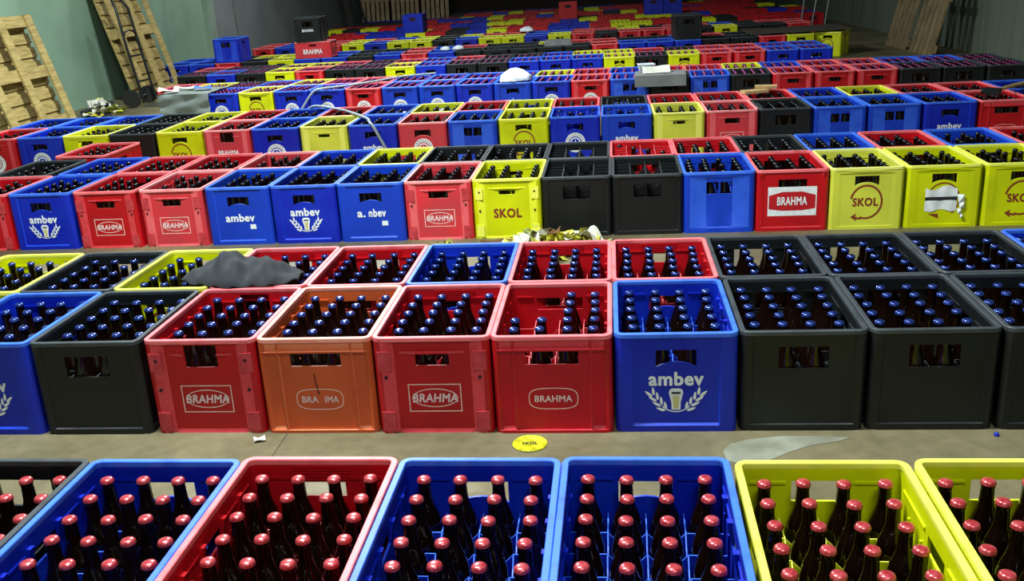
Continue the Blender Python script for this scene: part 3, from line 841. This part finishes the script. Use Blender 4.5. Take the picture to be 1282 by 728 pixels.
def far_row(y, x0, x1, seq, rnd=('r', 'r', 'r', 'r', 'b', 'b', 'y', 'k')):
    k = 0; x = x0
    while x < x1:
        c = seq[k] if k < len(seq) else random.choice(rnd)
        if c != '.':
            yy = y + random.uniform(-.02, .02); far_crate(x + .186, yy + CD / 2, c)
            for j in (3, 4, 5):
                for i in range(4): stuff_bottle(x + .186 + (i - 1.5) * BX, yy + CD / 2 + (j - 2.5) * BY, .022, 'dark', 6)
        x += .376; k += 1
far_row(18.15, -4.95, 4.0, 'r r b b y r k b y r r b b r y y r b y k r r r'.split())
far_row(18.69, -4.95, 4.0, 'r b b b y r k b r r r b b r y r r b r k r r r'.split())
far_row(20.35, -5.55, 3.9, 'y k y r b r r b b y y r r b y r r y y r b r r r'.split())
far_row(20.89, -5.55, 3.9, '')
far_row(22.6, -5.4, 3.8, 'k k k r r b b b y r r b r r r k y r r r r r'.split())
far_row(23.14, -5.4, 3.8, '')
far_row(24.9, -3.6, 3.6, 'k r r b y r r r k y r r r r y r r r'.split())
far_row(25.44, -3.6, 3.6, '')
for (x, y, c) in ((1.22, 20.4, 'b'), (1.60, 20.4, 'b'), (-3.3, 18.2, 'b'), (-0.5, 20.4, 'r')):
    far_crate(x, y + CD / 2, c, .323)
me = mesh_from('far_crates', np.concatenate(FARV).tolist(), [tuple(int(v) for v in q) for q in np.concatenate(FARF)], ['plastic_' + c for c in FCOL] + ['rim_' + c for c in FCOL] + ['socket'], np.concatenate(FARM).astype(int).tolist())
tag(add('far_crates', me), 'mass of red, blue, yellow and black crates in the dim far rows', 'crates', 'far rows of crates', 'stuff')
me = bpy.data.meshes.new('packed_bottles')
Vn = np.concatenate(STUFF_V); Fn = np.concatenate(STUFF_F); Mn = np.concatenate(STUFF_M)
me.vertices.add(len(Vn)); me.vertices.foreach_set('co', Vn.astype(np.float32).ravel())
me.loops.add(Fn.size); me.loops.foreach_set('vertex_index', Fn.astype(np.int32).ravel())
me.polygons.add(len(Fn)); me.polygons.foreach_set('loop_start', np.arange(0, Fn.size, 4, dtype=np.int32)); me.polygons.foreach_set('loop_total', np.full(len(Fn), 4, dtype=np.int32))
for k in ['glass_brown'] + ['cap_' + c for c in CAPS]: me.materials.append(MATS[k])
me.polygons.foreach_set('material_index', Mn.astype(np.int32)); me.polygons.foreach_set('use_smooth', np.ones(len(Fn), dtype=bool))
me.update(); me.validate()
tag(add('packed_bottles', me), 'countless capped brown bottles filling the crates of the rows behind', 'bottles', 'bottles in the rear crates', 'stuff')
print('crates', N_CRATES, 'bottles', N_BOTTLES, 'stuff quads', len(Fn))

# ------------------------------------------------------------------ pallets
mat('pallet_wood', 'b8a468', '8e7a48', rough=.75, scale=5, bump=.3, bscale=30, stretch=(1, 1, 8))
mat('pallet_wood_pale', 'd0bc94', 'a89070', rough=.75, scale=5, bump=.3, bscale=30)
mat('pallet_wood_dull', '8a7556', '645440', rough=.8, scale=5, bump=.3, bscale=30)
def pallet(loc, rotz, lean, Wd, Ht, mk, label, decks=8, vertical=False, front='frame'):
    """upright pallet: local x across, local z up, front face towards -y; leans back by `lean` about its foot"""
    root = bpy.data.objects.new('wooden_pallet', None); COL.objects.link(root)
    root.location = loc; root.rotation_euler = (0, 0, 0)
    root.rotation_mode = 'XYZ'
    root.matrix_world = Matrix.Translation(Vector(loc)) @ Matrix.Rotation(rotz, 4, 'Z') @ Matrix.Rotation(-lean, 4, 'X')
    tag(root, label, 'pallet', 'wooden pallets against the walls')
    def piece(nm, *bx):
        b = MB(); b.box(*bx); add(nm, b.mesh(nm, [mk]), root)
    W2 = Wd / 2; bw = .13
    if front == 'frame':
        for x in (-W2 + bw / 2, 0, W2 - bw / 2): piece('stringer_board', x - bw / 2, x + bw / 2, -.022, 0, 0, Ht)
        for z in (0.0, Ht / 2 - .06, Ht - .12): piece('cross_board', -W2, W2, 0.001, .020, z, z + .12)
        for x in (-W2 + bw / 2, 0, W2 - bw / 2):
            for z in (0.0, Ht / 2 - .06, Ht - .12): piece('block', x - bw / 2, x + bw / 2, .021, .095, z, z + .12)
    else:
        for z in (0.05, Ht / 2 - .05, Ht - .15): piece('cross_board', -W2, W2, .022, .045, z, z + .10)
    hgt = Ht / decks
    for k in range(decks):
        if vertical:
            wv = Wd / decks; x = -W2 + k * wv; piece('deck_plank', x + wv * .14, x + wv * .86, -.0, .021, 0, Ht)
        else:
            piece('deck_plank', -W2, W2, .096, .118, k * hgt + hgt * .15, (k + 1) * hgt - hgt * .15)
    if front == 'frame':
        for q in range(3): piece('rear_board', -W2 + q * Wd / 3 + .004, -W2 + (q + 1) * Wd / 3 - .004, .119, .135, 0, Ht)  # added boards blocking the lit wall so the deck gaps stay dark
    return root
# left wall: face +x  (front -y -> +x means rotate by +90deg)
pallet((-5.76, 9.80, 0), math.pi / 2, .26, 1.2, 1.2, 'pallet_wood', 'pale wooden pallet at the far left leaning on the green wall')
pallet((-5.70, 12.62, 0), math.pi / 2, .25, 1.15, 1.75, 'pallet_wood', 'tall wooden pallet behind the hand truck leaning on the green wall', decks=11)
for k, x in enumerate((-5.75, -4.95, -4.15)):
    pallet((x, 26.3 + .02 * k, 0), 0, .12, .76, 1.5, 'pallet_wood_pale', '%s upright slatted pallet at the dim far left corner' % ['leftmost', 'middle', 'rightmost'][k], decks=6, vertical=True, front='deck')
for k, (y, x) in enumerate(((13.50, 4.28), (14.60, 4.28))):
    pallet((x, y, 0), -math.pi / 2, .24, .95, 1.5, 'pallet_wood_dull', ['dull brown pallet leaning on the right wall, nearer one', 'dull brown pallet leaning on the right wall, farther one'][k], decks=5, vertical=True, front='deck')

# ------------------------------------------------------------------ hand truck, poles
mat('black_metal', '1c2022', '2a2e30', rough=.4, metal=.6, scale=10); mat('steel', '8a9090', '70767a', rough=.35, metal=.8, scale=10); mat('rubber', '141414', '1e1e1e', rough=.8, scale=10)
root = bpy.data.objects.new('hand_truck', None); COL.objects.link(root); root.location = (-5.42, 11.62, 0); root.rotation_euler = (0, 0, math.pi / 2)
tag(root, 'black tubular hand truck standing before the tall left pallet', 'hand truck')
for nm, pts in (('side_rail', [(-.17, .02, .05), (-.17, .12, .7), (-.16, .18, 1.15), (-.10, .26, 1.32), (-.08, .30, 1.34)]), ('side_rail', [(.17, .02, .05), (.17, .12, .7), (.16, .18, 1.15), (.10, .26, 1.32), (.08, .30, 1.34)])):
    b = MB(); b.tube(pts, .016, 8); add(nm, b.mesh(nm, ['black_metal'], 0.8), root)
b = MB(); b.tube([(-.17, .135, .82), (-.12, .14, .88), (0, .142, .90), (.12, .14, .88), (.17, .135, .82)], .012, 8); add('handle_loop', b.mesh('handle_loop', ['black_metal'], .8), root)
for z in (.3, .6): 
    b = MB(); b.tube([(-.17, .02 + z * .15, z), (.17, .02 + z * .15, z)], .012, 8); add('cross_bar', b.mesh('cross_bar', ['black_metal'], .8), root)
b = MB(); b.box(-.2, .2, -.24, .02, .004, .014); add('toe_plate', b.mesh('toe_plate', ['steel']), root)
for sx in (-.23, .23):
    b = MB(); b.tube([(sx - .025, .14, .11), (sx + .025, .14, .11)], .105, 18); add('wheel', b.mesh('wheel', ['rubber'], .6), root)
b = MB(); b.tube([(-.21, .14, .11), (.21, .14, .11)], .011, 8); add('axle', b.mesh('axle', ['steel'], .8), root)
b = MB(); b.tube([(-5.33, 14.75, 0), (-5.42, 14.75, 2.2)], .013, 8); tag(add('metal_pole', b.mesh('metal_pole', ['steel'], .8)), 'thin steel pole standing behind the raised blue crate', 'pole')
for k, (x, y, dx) in enumerate(((3.55, 17.6, .25), (3.75, 17.7, .35), (3.95, 17.6, .3))):
    b = MB(); b.tube([(x, y, 0), (x + dx, y + .1, 2.3)], .018, 8); tag(add('leaning_rod', b.mesh('leaning_rod', ['steel'], .8)), '%s leaning rod behind the turned yellow crate' % ['leftmost', 'middle', 'rightmost'][k], 'rod', 'rods leaning at far right')

for k, (x, y, dx) in enumerate(((-5.95, 23.9, -.28), (-5.70, 24.0, -.42), (-5.45, 24.0, -.5))):
    b = MB(); b.tube([(x, y, 0), (x + dx, y + .1, 2.4)], .03, 8); tag(add('leaning_rod', b.mesh('leaning_rod', ['black_metal'], .8)), '%s dark rod leaning on the grey wall at far left' % ['leftmost', 'middle', 'rightmost'][k], 'rod', 'rods leaning at far left')

# ------------------------------------------------------------------ soft and small things
mat('jacket_cloth', '272b32', '1c2026', rough=.9, scale=20, bump=.3, bscale=120)
def nz(x, y, s): return math.sin(x * 23 * s + 1.3 * math.sin(y * 31 * s)) * .5 + math.sin(y * 41 * s + x * 17 * s) * .35 + math.sin((x + y) * 61 * s) * .15
def sheet(name, nx_, ny_, fn, mk, thick=.004, smooth=1.2):
    V = []; Fc = []
    for s in (0, 1):
        for i in range(nx_ + 1):
            for j in range(ny_ + 1):
                p = Vector(fn(i / nx_, j / ny_)); V.append((p.x, p.y, p.z - s * thick))
    N = (nx_ + 1) * (ny_ + 1); idx = lambda i, j: i * (ny_ + 1) + j
    for i in range(nx_):
        for j in range(ny_):
            q = (idx(i, j), idx(i + 1, j), idx(i + 1, j + 1), idx(i, j + 1)); Fc.append(q); Fc.append(tuple(N + v for v in q[::-1]))
    bd = [(i, 0) for i in range(nx_)] + [(nx_, j) for j in range(ny_)] + [(i, ny_) for i in range(nx_, 0, -1)] + [(0, j) for j in range(ny_, 0, -1)]
    for k in range(len(bd)):
        a, c = idx(*bd[k]), idx(*bd[(k + 1) % len(bd)]); Fc.append((c, a, a + N, c + N))
    return mesh_from(name, V, Fc, [mk], None, smooth)
def jacket(u, v):
    x = -1.56 + .46 * u; yc = 3.36 - .05 * (u - .5)
    env = math.sin(math.pi * min(max(u, 0.02), .98)) ** .5
    y = yc + (v - .5) * 2 * (.115 * env + .02) + .012 * math.sin(u * 17) * (v - .5)
    e = max(0.0, 1 - (2 * v - 1) ** 2) ** .7 * env
    fold = .020 * abs(math.sin(u * 9.0 + 2.6 * v)) ** 1.5 + .016 * abs(math.sin(u * 15 - 4.0 * v + 1.0)) ** 2 + .006 * math.sin(u * 47 + 9 * v)
    body = .070 * math.exp(-((u - .38) / .30) ** 2) + .045 * math.exp(-((u - .80) / .13) ** 2)
    z = .322 + (body + fold) * e + .012 * (1 - e) * math.sin(u * 21) ** 2
    return (x, y, max(z, .327))
tag(add('dark_jacket', sheet('dark_jacket', 80, 30, jacket, 'jacket_cloth', .005)), 'crumpled dark grey jacket lying across the yellow and red crates', 'jacket')
# litter heap in the aisle
mat('litter_yellow', 'e0dc50', 'b8b030', rough=.6, scale=60); mat('litter_white', 'd8d8d0', 'b8b8ac', rough=.7, scale=30); mat('litter_green', '7c9038', 'a8a050', rough=.6, scale=50); mat('cardboard', '6e4c28', '5c3e20', rough=.9, scale=10); mat('litter_teal', '5c8484', None, rough=.6)
def litter(cx, cy, z0, rx, ry, hz, n, size, mats, seed):
    rr = random.Random(seed); b = MB()
    for k in range(n):
        a = rr.uniform(0, 6.28); q = math.sqrt(rr.random()); x = cx + rx * q * math.cos(a); y = cy + ry * q * math.sin(a)
        z = z0 + .004 + rr.random() * hz * (1 - q * .85)
        s = size * rr.uniform(.5, 1.3); M4 = Matrix.Rotation(rr.uniform(0, 6.28), 3, 'Z') @ Matrix.Rotation(rr.gauss(0, .5), 3, 'X') @ Matrix.Rotation(rr.gauss(0, .4), 3, 'Y')
        g = [[None] * 3 for _ in range(3)]; vs = []
        for i in range(3):
            for j in range(3):
                p = M4 @ Vector(((i - 1) * s * .6 + rr.uniform(-.1, .1) * s, (j - 1) * s * .4 + rr.uniform(-.1, .1) * s, rr.uniform(-.22, .22) * s))
                vs.append((x + p.x, y + p.y, max(z0 + .001, z + p.z)))
        b.q(vs, [(i * 3 + j, i * 3 + 3 + j, i * 3 + 4 + j, i * 3 + 1 + j) for i in range(2) for j in range(2)], rr.choices(range(len(mats)), [m_[1] for m_ in mats])[0])
    return b.mesh('litter', [m_[0] for m_ in mats])
o = add('litter_heap', litter(-.24, 4.70, 0, .30, .16, .13, 220, .07, [('litter_yellow', 6), ('litter_green', 2), ('litter_white', 3), ('cardboard', .6), ('litter_teal', .3)], 3))
tag(o, 'heap of crumpled yellow labels and white paper before the black crates', 'litter', None, 'stuff')
def paper(name, cx, cy, z, w_, d_, hz, rz, mk, label, cat, rx=0.0):
    ca, sa = math.cos(rz), math.sin(rz)
    def fn(u, v):
        lx, ly = (u - .5) * w_, (v - .5) * d_
        zz = z + .006 + hz * (.5 + .5 * math.sin(u * 5 + v * 3)) * (.4 + .6 * math.sin(math.pi * v)) + rx * (v - .5) * d_
        return (cx + ca * lx - sa * ly, cy + sa * lx + ca * ly, max(z + .004, zz))
    return tag(add(name, sheet(name, 10, 6, fn, mk, .002)), label, cat)
paper('paper_scrap', -.36, 4.68, .05, .13, .09, .035, .2, 'litter_white', 'curled white paper scrap at the left of the litter heap', 'paper', .5)
paper('paper_scrap', -.02, 4.70, .03, .10, .10, .07, 1.0, 'litter_white', 'folded white paper scrap at the right of the litter heap', 'paper', .8)
paper('cardboard_piece', -.52, 4.76, 0, .17, .12, .035, .1, 'cardboard', 'flat brown cardboard piece left of the litter heap', 'cardboard', .4)
o = add('litter_scatter', litter(-.82, 4.84, 0, .10, .05, .03, 16, .03, [('litter_yellow', 4), ('litter_green', 1)], 5)); tag(o, 'few yellow scraps on the floor before the red crate', 'litter', None, 'stuff')
o = add('litter_heap', litter(-5.70, 10.9, 0, .20, .25, .20, 60, .12, [('litter_yellow', 2), ('litter_white', 2), ('litter_green', 1), ('print_dark', 2)], 8)); tag(o, 'yellow and white rubbish on the floor between the left pallets', 'litter', None, 'stuff')
# yellow disc label on the near floor
mat('disc_yellow', 'd8d428', 'a8a418', rough=.4, scale=40, lo=.45, hi=.6)
root = bpy.data.objects.new('round_label', None); COL.objects.link(root); root.location = (-.222, 2.615, 0); tag(root, 'round yellow label lying on the floor before the red crate', 'label')
b = MB(); b.lathe([(.050, .0006), (.053, .0025), (.051, .0045), (.044, .004), (.042, .0025), (.001, .0025)], 28); add('disc', b.mesh('disc', ['disc_yellow'], .8), root)
f = Flat(); f.tri(*text_tris('SKOL', .048, .018, .03), 0); me = f.mesh('lettering', ['print_dark']); o = add('lettering', me, root, (0, 0, .0032), (-math.pi / 2, 0, 0))
paper('paper_scrap', -1.075, 2.655, 0, .035, .025, .012, .4, 'litter_white', 'tiny white scrap on the floor before the orange crate', 'paper')
b = MB(); b.lathe([(.007, .0005), (.008, .004), (.006, .009), (.002, .011)], 10); tag(add('loose_cap', b.mesh('loose_cap', ['plastic_b'], .8), None, (1.14, 2.635, 0)), 'tiny blue bottle cap on the floor before the black crates', 'cap')
# grey plastic sheet over the left end of the fifth block
mat('grey_sheet', '7c8583', '707a78', rough=.5, scale=5, bump=.2, bscale=20)
def gsheet(u, v):
    x = -4.40 + .54 * u; yb = 9.34 - .065 * x
    if v < .5: y = yb + .55 - v / .5 * .60; z = .338 + .008 * nz(x, y, .5)
    else: y = yb - .05 - .012 * nz(x, v, .6); z = .334 - (v - .5) / .5 * .24
    return (x, y, max(z, .332) if v < .5 else z)
tag(add('grey_plastic_sheet', sheet('grey_plastic_sheet', 24, 20, gsheet, 'grey_sheet', .004)), 'grey plastic sheet draped over crates before the hand truck', 'sheet')
paper('paper_scrap', -4.24, 9.90, .352, .20, .14, .03, .1, 'litter_white', 'white paper scrap on the left of the grey plastic sheet', 'paper')
mat('rag_blue', '3a6cf0', None, rough=.7)
paper('blue_rag', -4.02, 9.84, .352, .16, .14, .03, .4, 'rag_blue', 'small blue rag lying on the grey plastic sheet', 'rag')
paper('red_packaging', -4.30, 9.64, .352, .20, .12, .05, .3, 'print_pink', 'pinkish packaging on the left corner of the grey sheet', 'packaging')
# hoses
mat('hose_grey', '9aa8b4', '7c8894', rough=.45, scale=20)
def smooth_path(P, n=8):
    P = [Vector(p) for p in P]; out = []
    for i in range(len(P) - 1):
        p0, p1, p2, p3 = P[max(i - 1, 0)], P[i], P[i + 1], P[min(i + 2, len(P) - 1)]
        for k in range(n):
            t = k / n; out.append(.5 * ((2 * p1) + (p2 - p0) * t + (2 * p0 - 5 * p1 + 4 * p2 - p3) * t * t + (3 * p1 - p0 - 3 * p2 + p3) * t ** 3))
    return out + [P[-1]]
b = MB(); b.tube(smooth_path([(-1.7, 10.50, .335), (-2.03, 10.28, .337), (-2.30, 9.85, .337), (-2.55, 9.58, .337), (-2.68, 9.48, .337), (-2.76, 9.45, .31), (-2.88, 9.44, .16), (-2.95, 9.40, .03)]), .011, 8)
tag(add('grey_hose', b.mesh('grey_hose', ['hose_grey'], .9)), 'grey hose lying over the fifth block of crates', 'hose', 'grey hoses')
b = MB(); b.tube(smooth_path([(-2.55, 8.25, .20), (-2.40, 8.13, .335), (-2.13, 7.92, .337), (-1.91, 7.60, .337), (-1.73, 7.28, .337), (-1.67, 7.09, .337), (-1.63, 7.045, .30), (-1.58, 7.04, .20), (-1.52, 7.035, .08), (-1.45, 6.98, .013), (-1.2, 6.8, .013)]), .011, 8)
tag(add('grey_hose', b.mesh('grey_hose', ['hose_grey'], .9)), 'grey hose draped down the front of a blue crate in fourth block', 'hose', 'grey hoses')
# white bag and the grey box with tray on the fifth block
mat('bag_white', 'dfe6ee', 'c8d0da', rough=.6, scale=20, bump=.4, bscale=25); mat('box_grey', '7c8284', '686e70', rough=.7, scale=8)
def lump(name, c, r, label, cat, mk, seed):
    rr = random.Random(seed); b = MB(); seg = 20; vs = []; n = 8
    for i in range(n + 1):
        a = math.pi / 2 * i / n
        for k in range(seg):
            t = 2 * math.pi * k / seg; q = 1 + .12 * math.sin(3 * t + seed) + .08 * math.sin(7 * t + i) ; vs.append((c[0] + r[0] * math.cos(a) * math.cos(t) * q, c[1] + r[1] * math.cos(a) * math.sin(t) * q, c[2] + r[2] * math.sin(a) * (1 + .15 * math.sin(2 * t))))
    b.q(vs, [(i * seg + k, i * seg + (k + 1) % seg, (i + 1) * seg + (k + 1) % seg, (i + 1) * seg + k) for i in range(n) for k in range(seg)] + [tuple(range(seg))[::-1]])
    return tag(add(name, b.mesh(name, [mk], 1.0)), label, cat)
lump('white_bag', (-.77, 9.55, .332), (.15, .16, .10), 'white plastic bag heaped on a blue crate of the fifth block', 'bag', 'bag_white', 2)
lump('white_bag', (-1.12, 17.0, .33), (.12, .12, .07), 'small white bag on the dim far crates', 'bag', 'bag_white', 4)
lump('white_bag', (-2.06, 13.75, .332), (.07, .08, .04), 'left small white bundle on a blue crate of seventh block', 'bag', 'bag_white', 5)
lump('white_bag', (-1.88, 13.75, .332), (.08, .08, .045), 'right small white bundle on a blue crate of seventh block', 'bag', 'bag_white', 6)
root = bpy.data.objects.new('grey_carton', None); COL.objects.link(root); root.location = (.615, 9.33, .345); root.rotation_euler = (.0, 0, -.06); tag(root, 'grey flattened carton lying over crates before the white tray', 'carton')
b = MB(); b.box(-.235, .235, -.17, .22, 0, .012); add('panel', b.mesh('panel', ['box_grey']), root)
b = MB(); b.box(-.235, .235, -.185, -.172, -.09, .012); add('flap', b.mesh('flap', ['box_grey']), root)
paper('paper_sheet', .58, 9.36, .362, .26, .16, .03, .05, 'litter_white', 'white sheet lying on the grey carton', 'paper', .5)
b = MB(); b.lathe([(.075, .0), (.080, .004), (.105, .075), (.112, .078), (.112, .083), (.100, .083), (.072, .010), (.002, .010)], 4); o = add('white_tray', b.mesh('white_tray', ['bag_white'], .4), None, (.50, 9.66, .332), (0, 0, math.pi / 4 + .1)); tag(o, 'white open tray standing behind the grey carton', 'tray')
# wooden pieces on the fourth block, stick at the right
mat('cut_wood', 'c8a878', 'a88858', rough=.7, scale=6)
for k, (x, y, L, rz) in enumerate(((1.26, 7.90, .20, .25), (1.36, 7.96, .17, -.2))):
    b = MB(); b.box(-L / 2, L / 2, -.05, .05, 0, .022); tag(add('wood_offcut', b.mesh('wood_offcut', ['cut_wood']), None, (x, y, .325 + .024 * k), (0, 0, rz)), ['lower wood offcut lying on the fourth block of crates', 'upper wood offcut lying on the fourth block of crates'][k], 'wood', 'wood offcuts')
root = bpy.data.objects.new('hammer', None); COL.objects.link(root); root.location = (2.82, 7.22, .352); root.rotation_euler = (0, -.02, .72); tag(root, 'long-handled hammer lying on the red crate at right edge', 'hammer')
b = MB(); b.tube([(0, 0, 0), (.3, 0, .004), (.62, 0, .0)], [.013, .014, .016], 8); add('handle', b.mesh('handle', ['cut_wood'], .8), root)
b = MB(); b.box(-.025, .02, -.055, .055, -.025, .025); b.tube([(0, .05, 0), (0, .075, 0)], .022, 10); add('head', b.mesh('head', ['black_metal']), root)
# dark sheet lying over the right end of the seventh block
mat('dark_sheet', '4a423a', '3a342e', rough=.8, scale=6, bump=.3, bscale=14)
def dsheet(u, v):
    x = 2.12 + 1.35 * u; y = 13.72 + 1.05 * v
    return (x, y, .340 + .006 * nz(x, y, .5) + .015 * u)
tag(add('dark_sheet', sheet('dark_sheet', 16, 12, dsheet, 'dark_sheet', .008)), 'dark brown sheet covering red and yellow crates at right', 'sheet')
b = MB(); b.box(-.19, .19, -.22, .22, 0, .03); b.box(-.17, .17, -.2, .2, .03, .06); tag(add('grey_carton', b.mesh('grey_carton', ['box_grey']), None, (-.49, 13.80, .325), (0, 0, .05)), 'flat grey carton on black crates of the seventh block', 'carton')
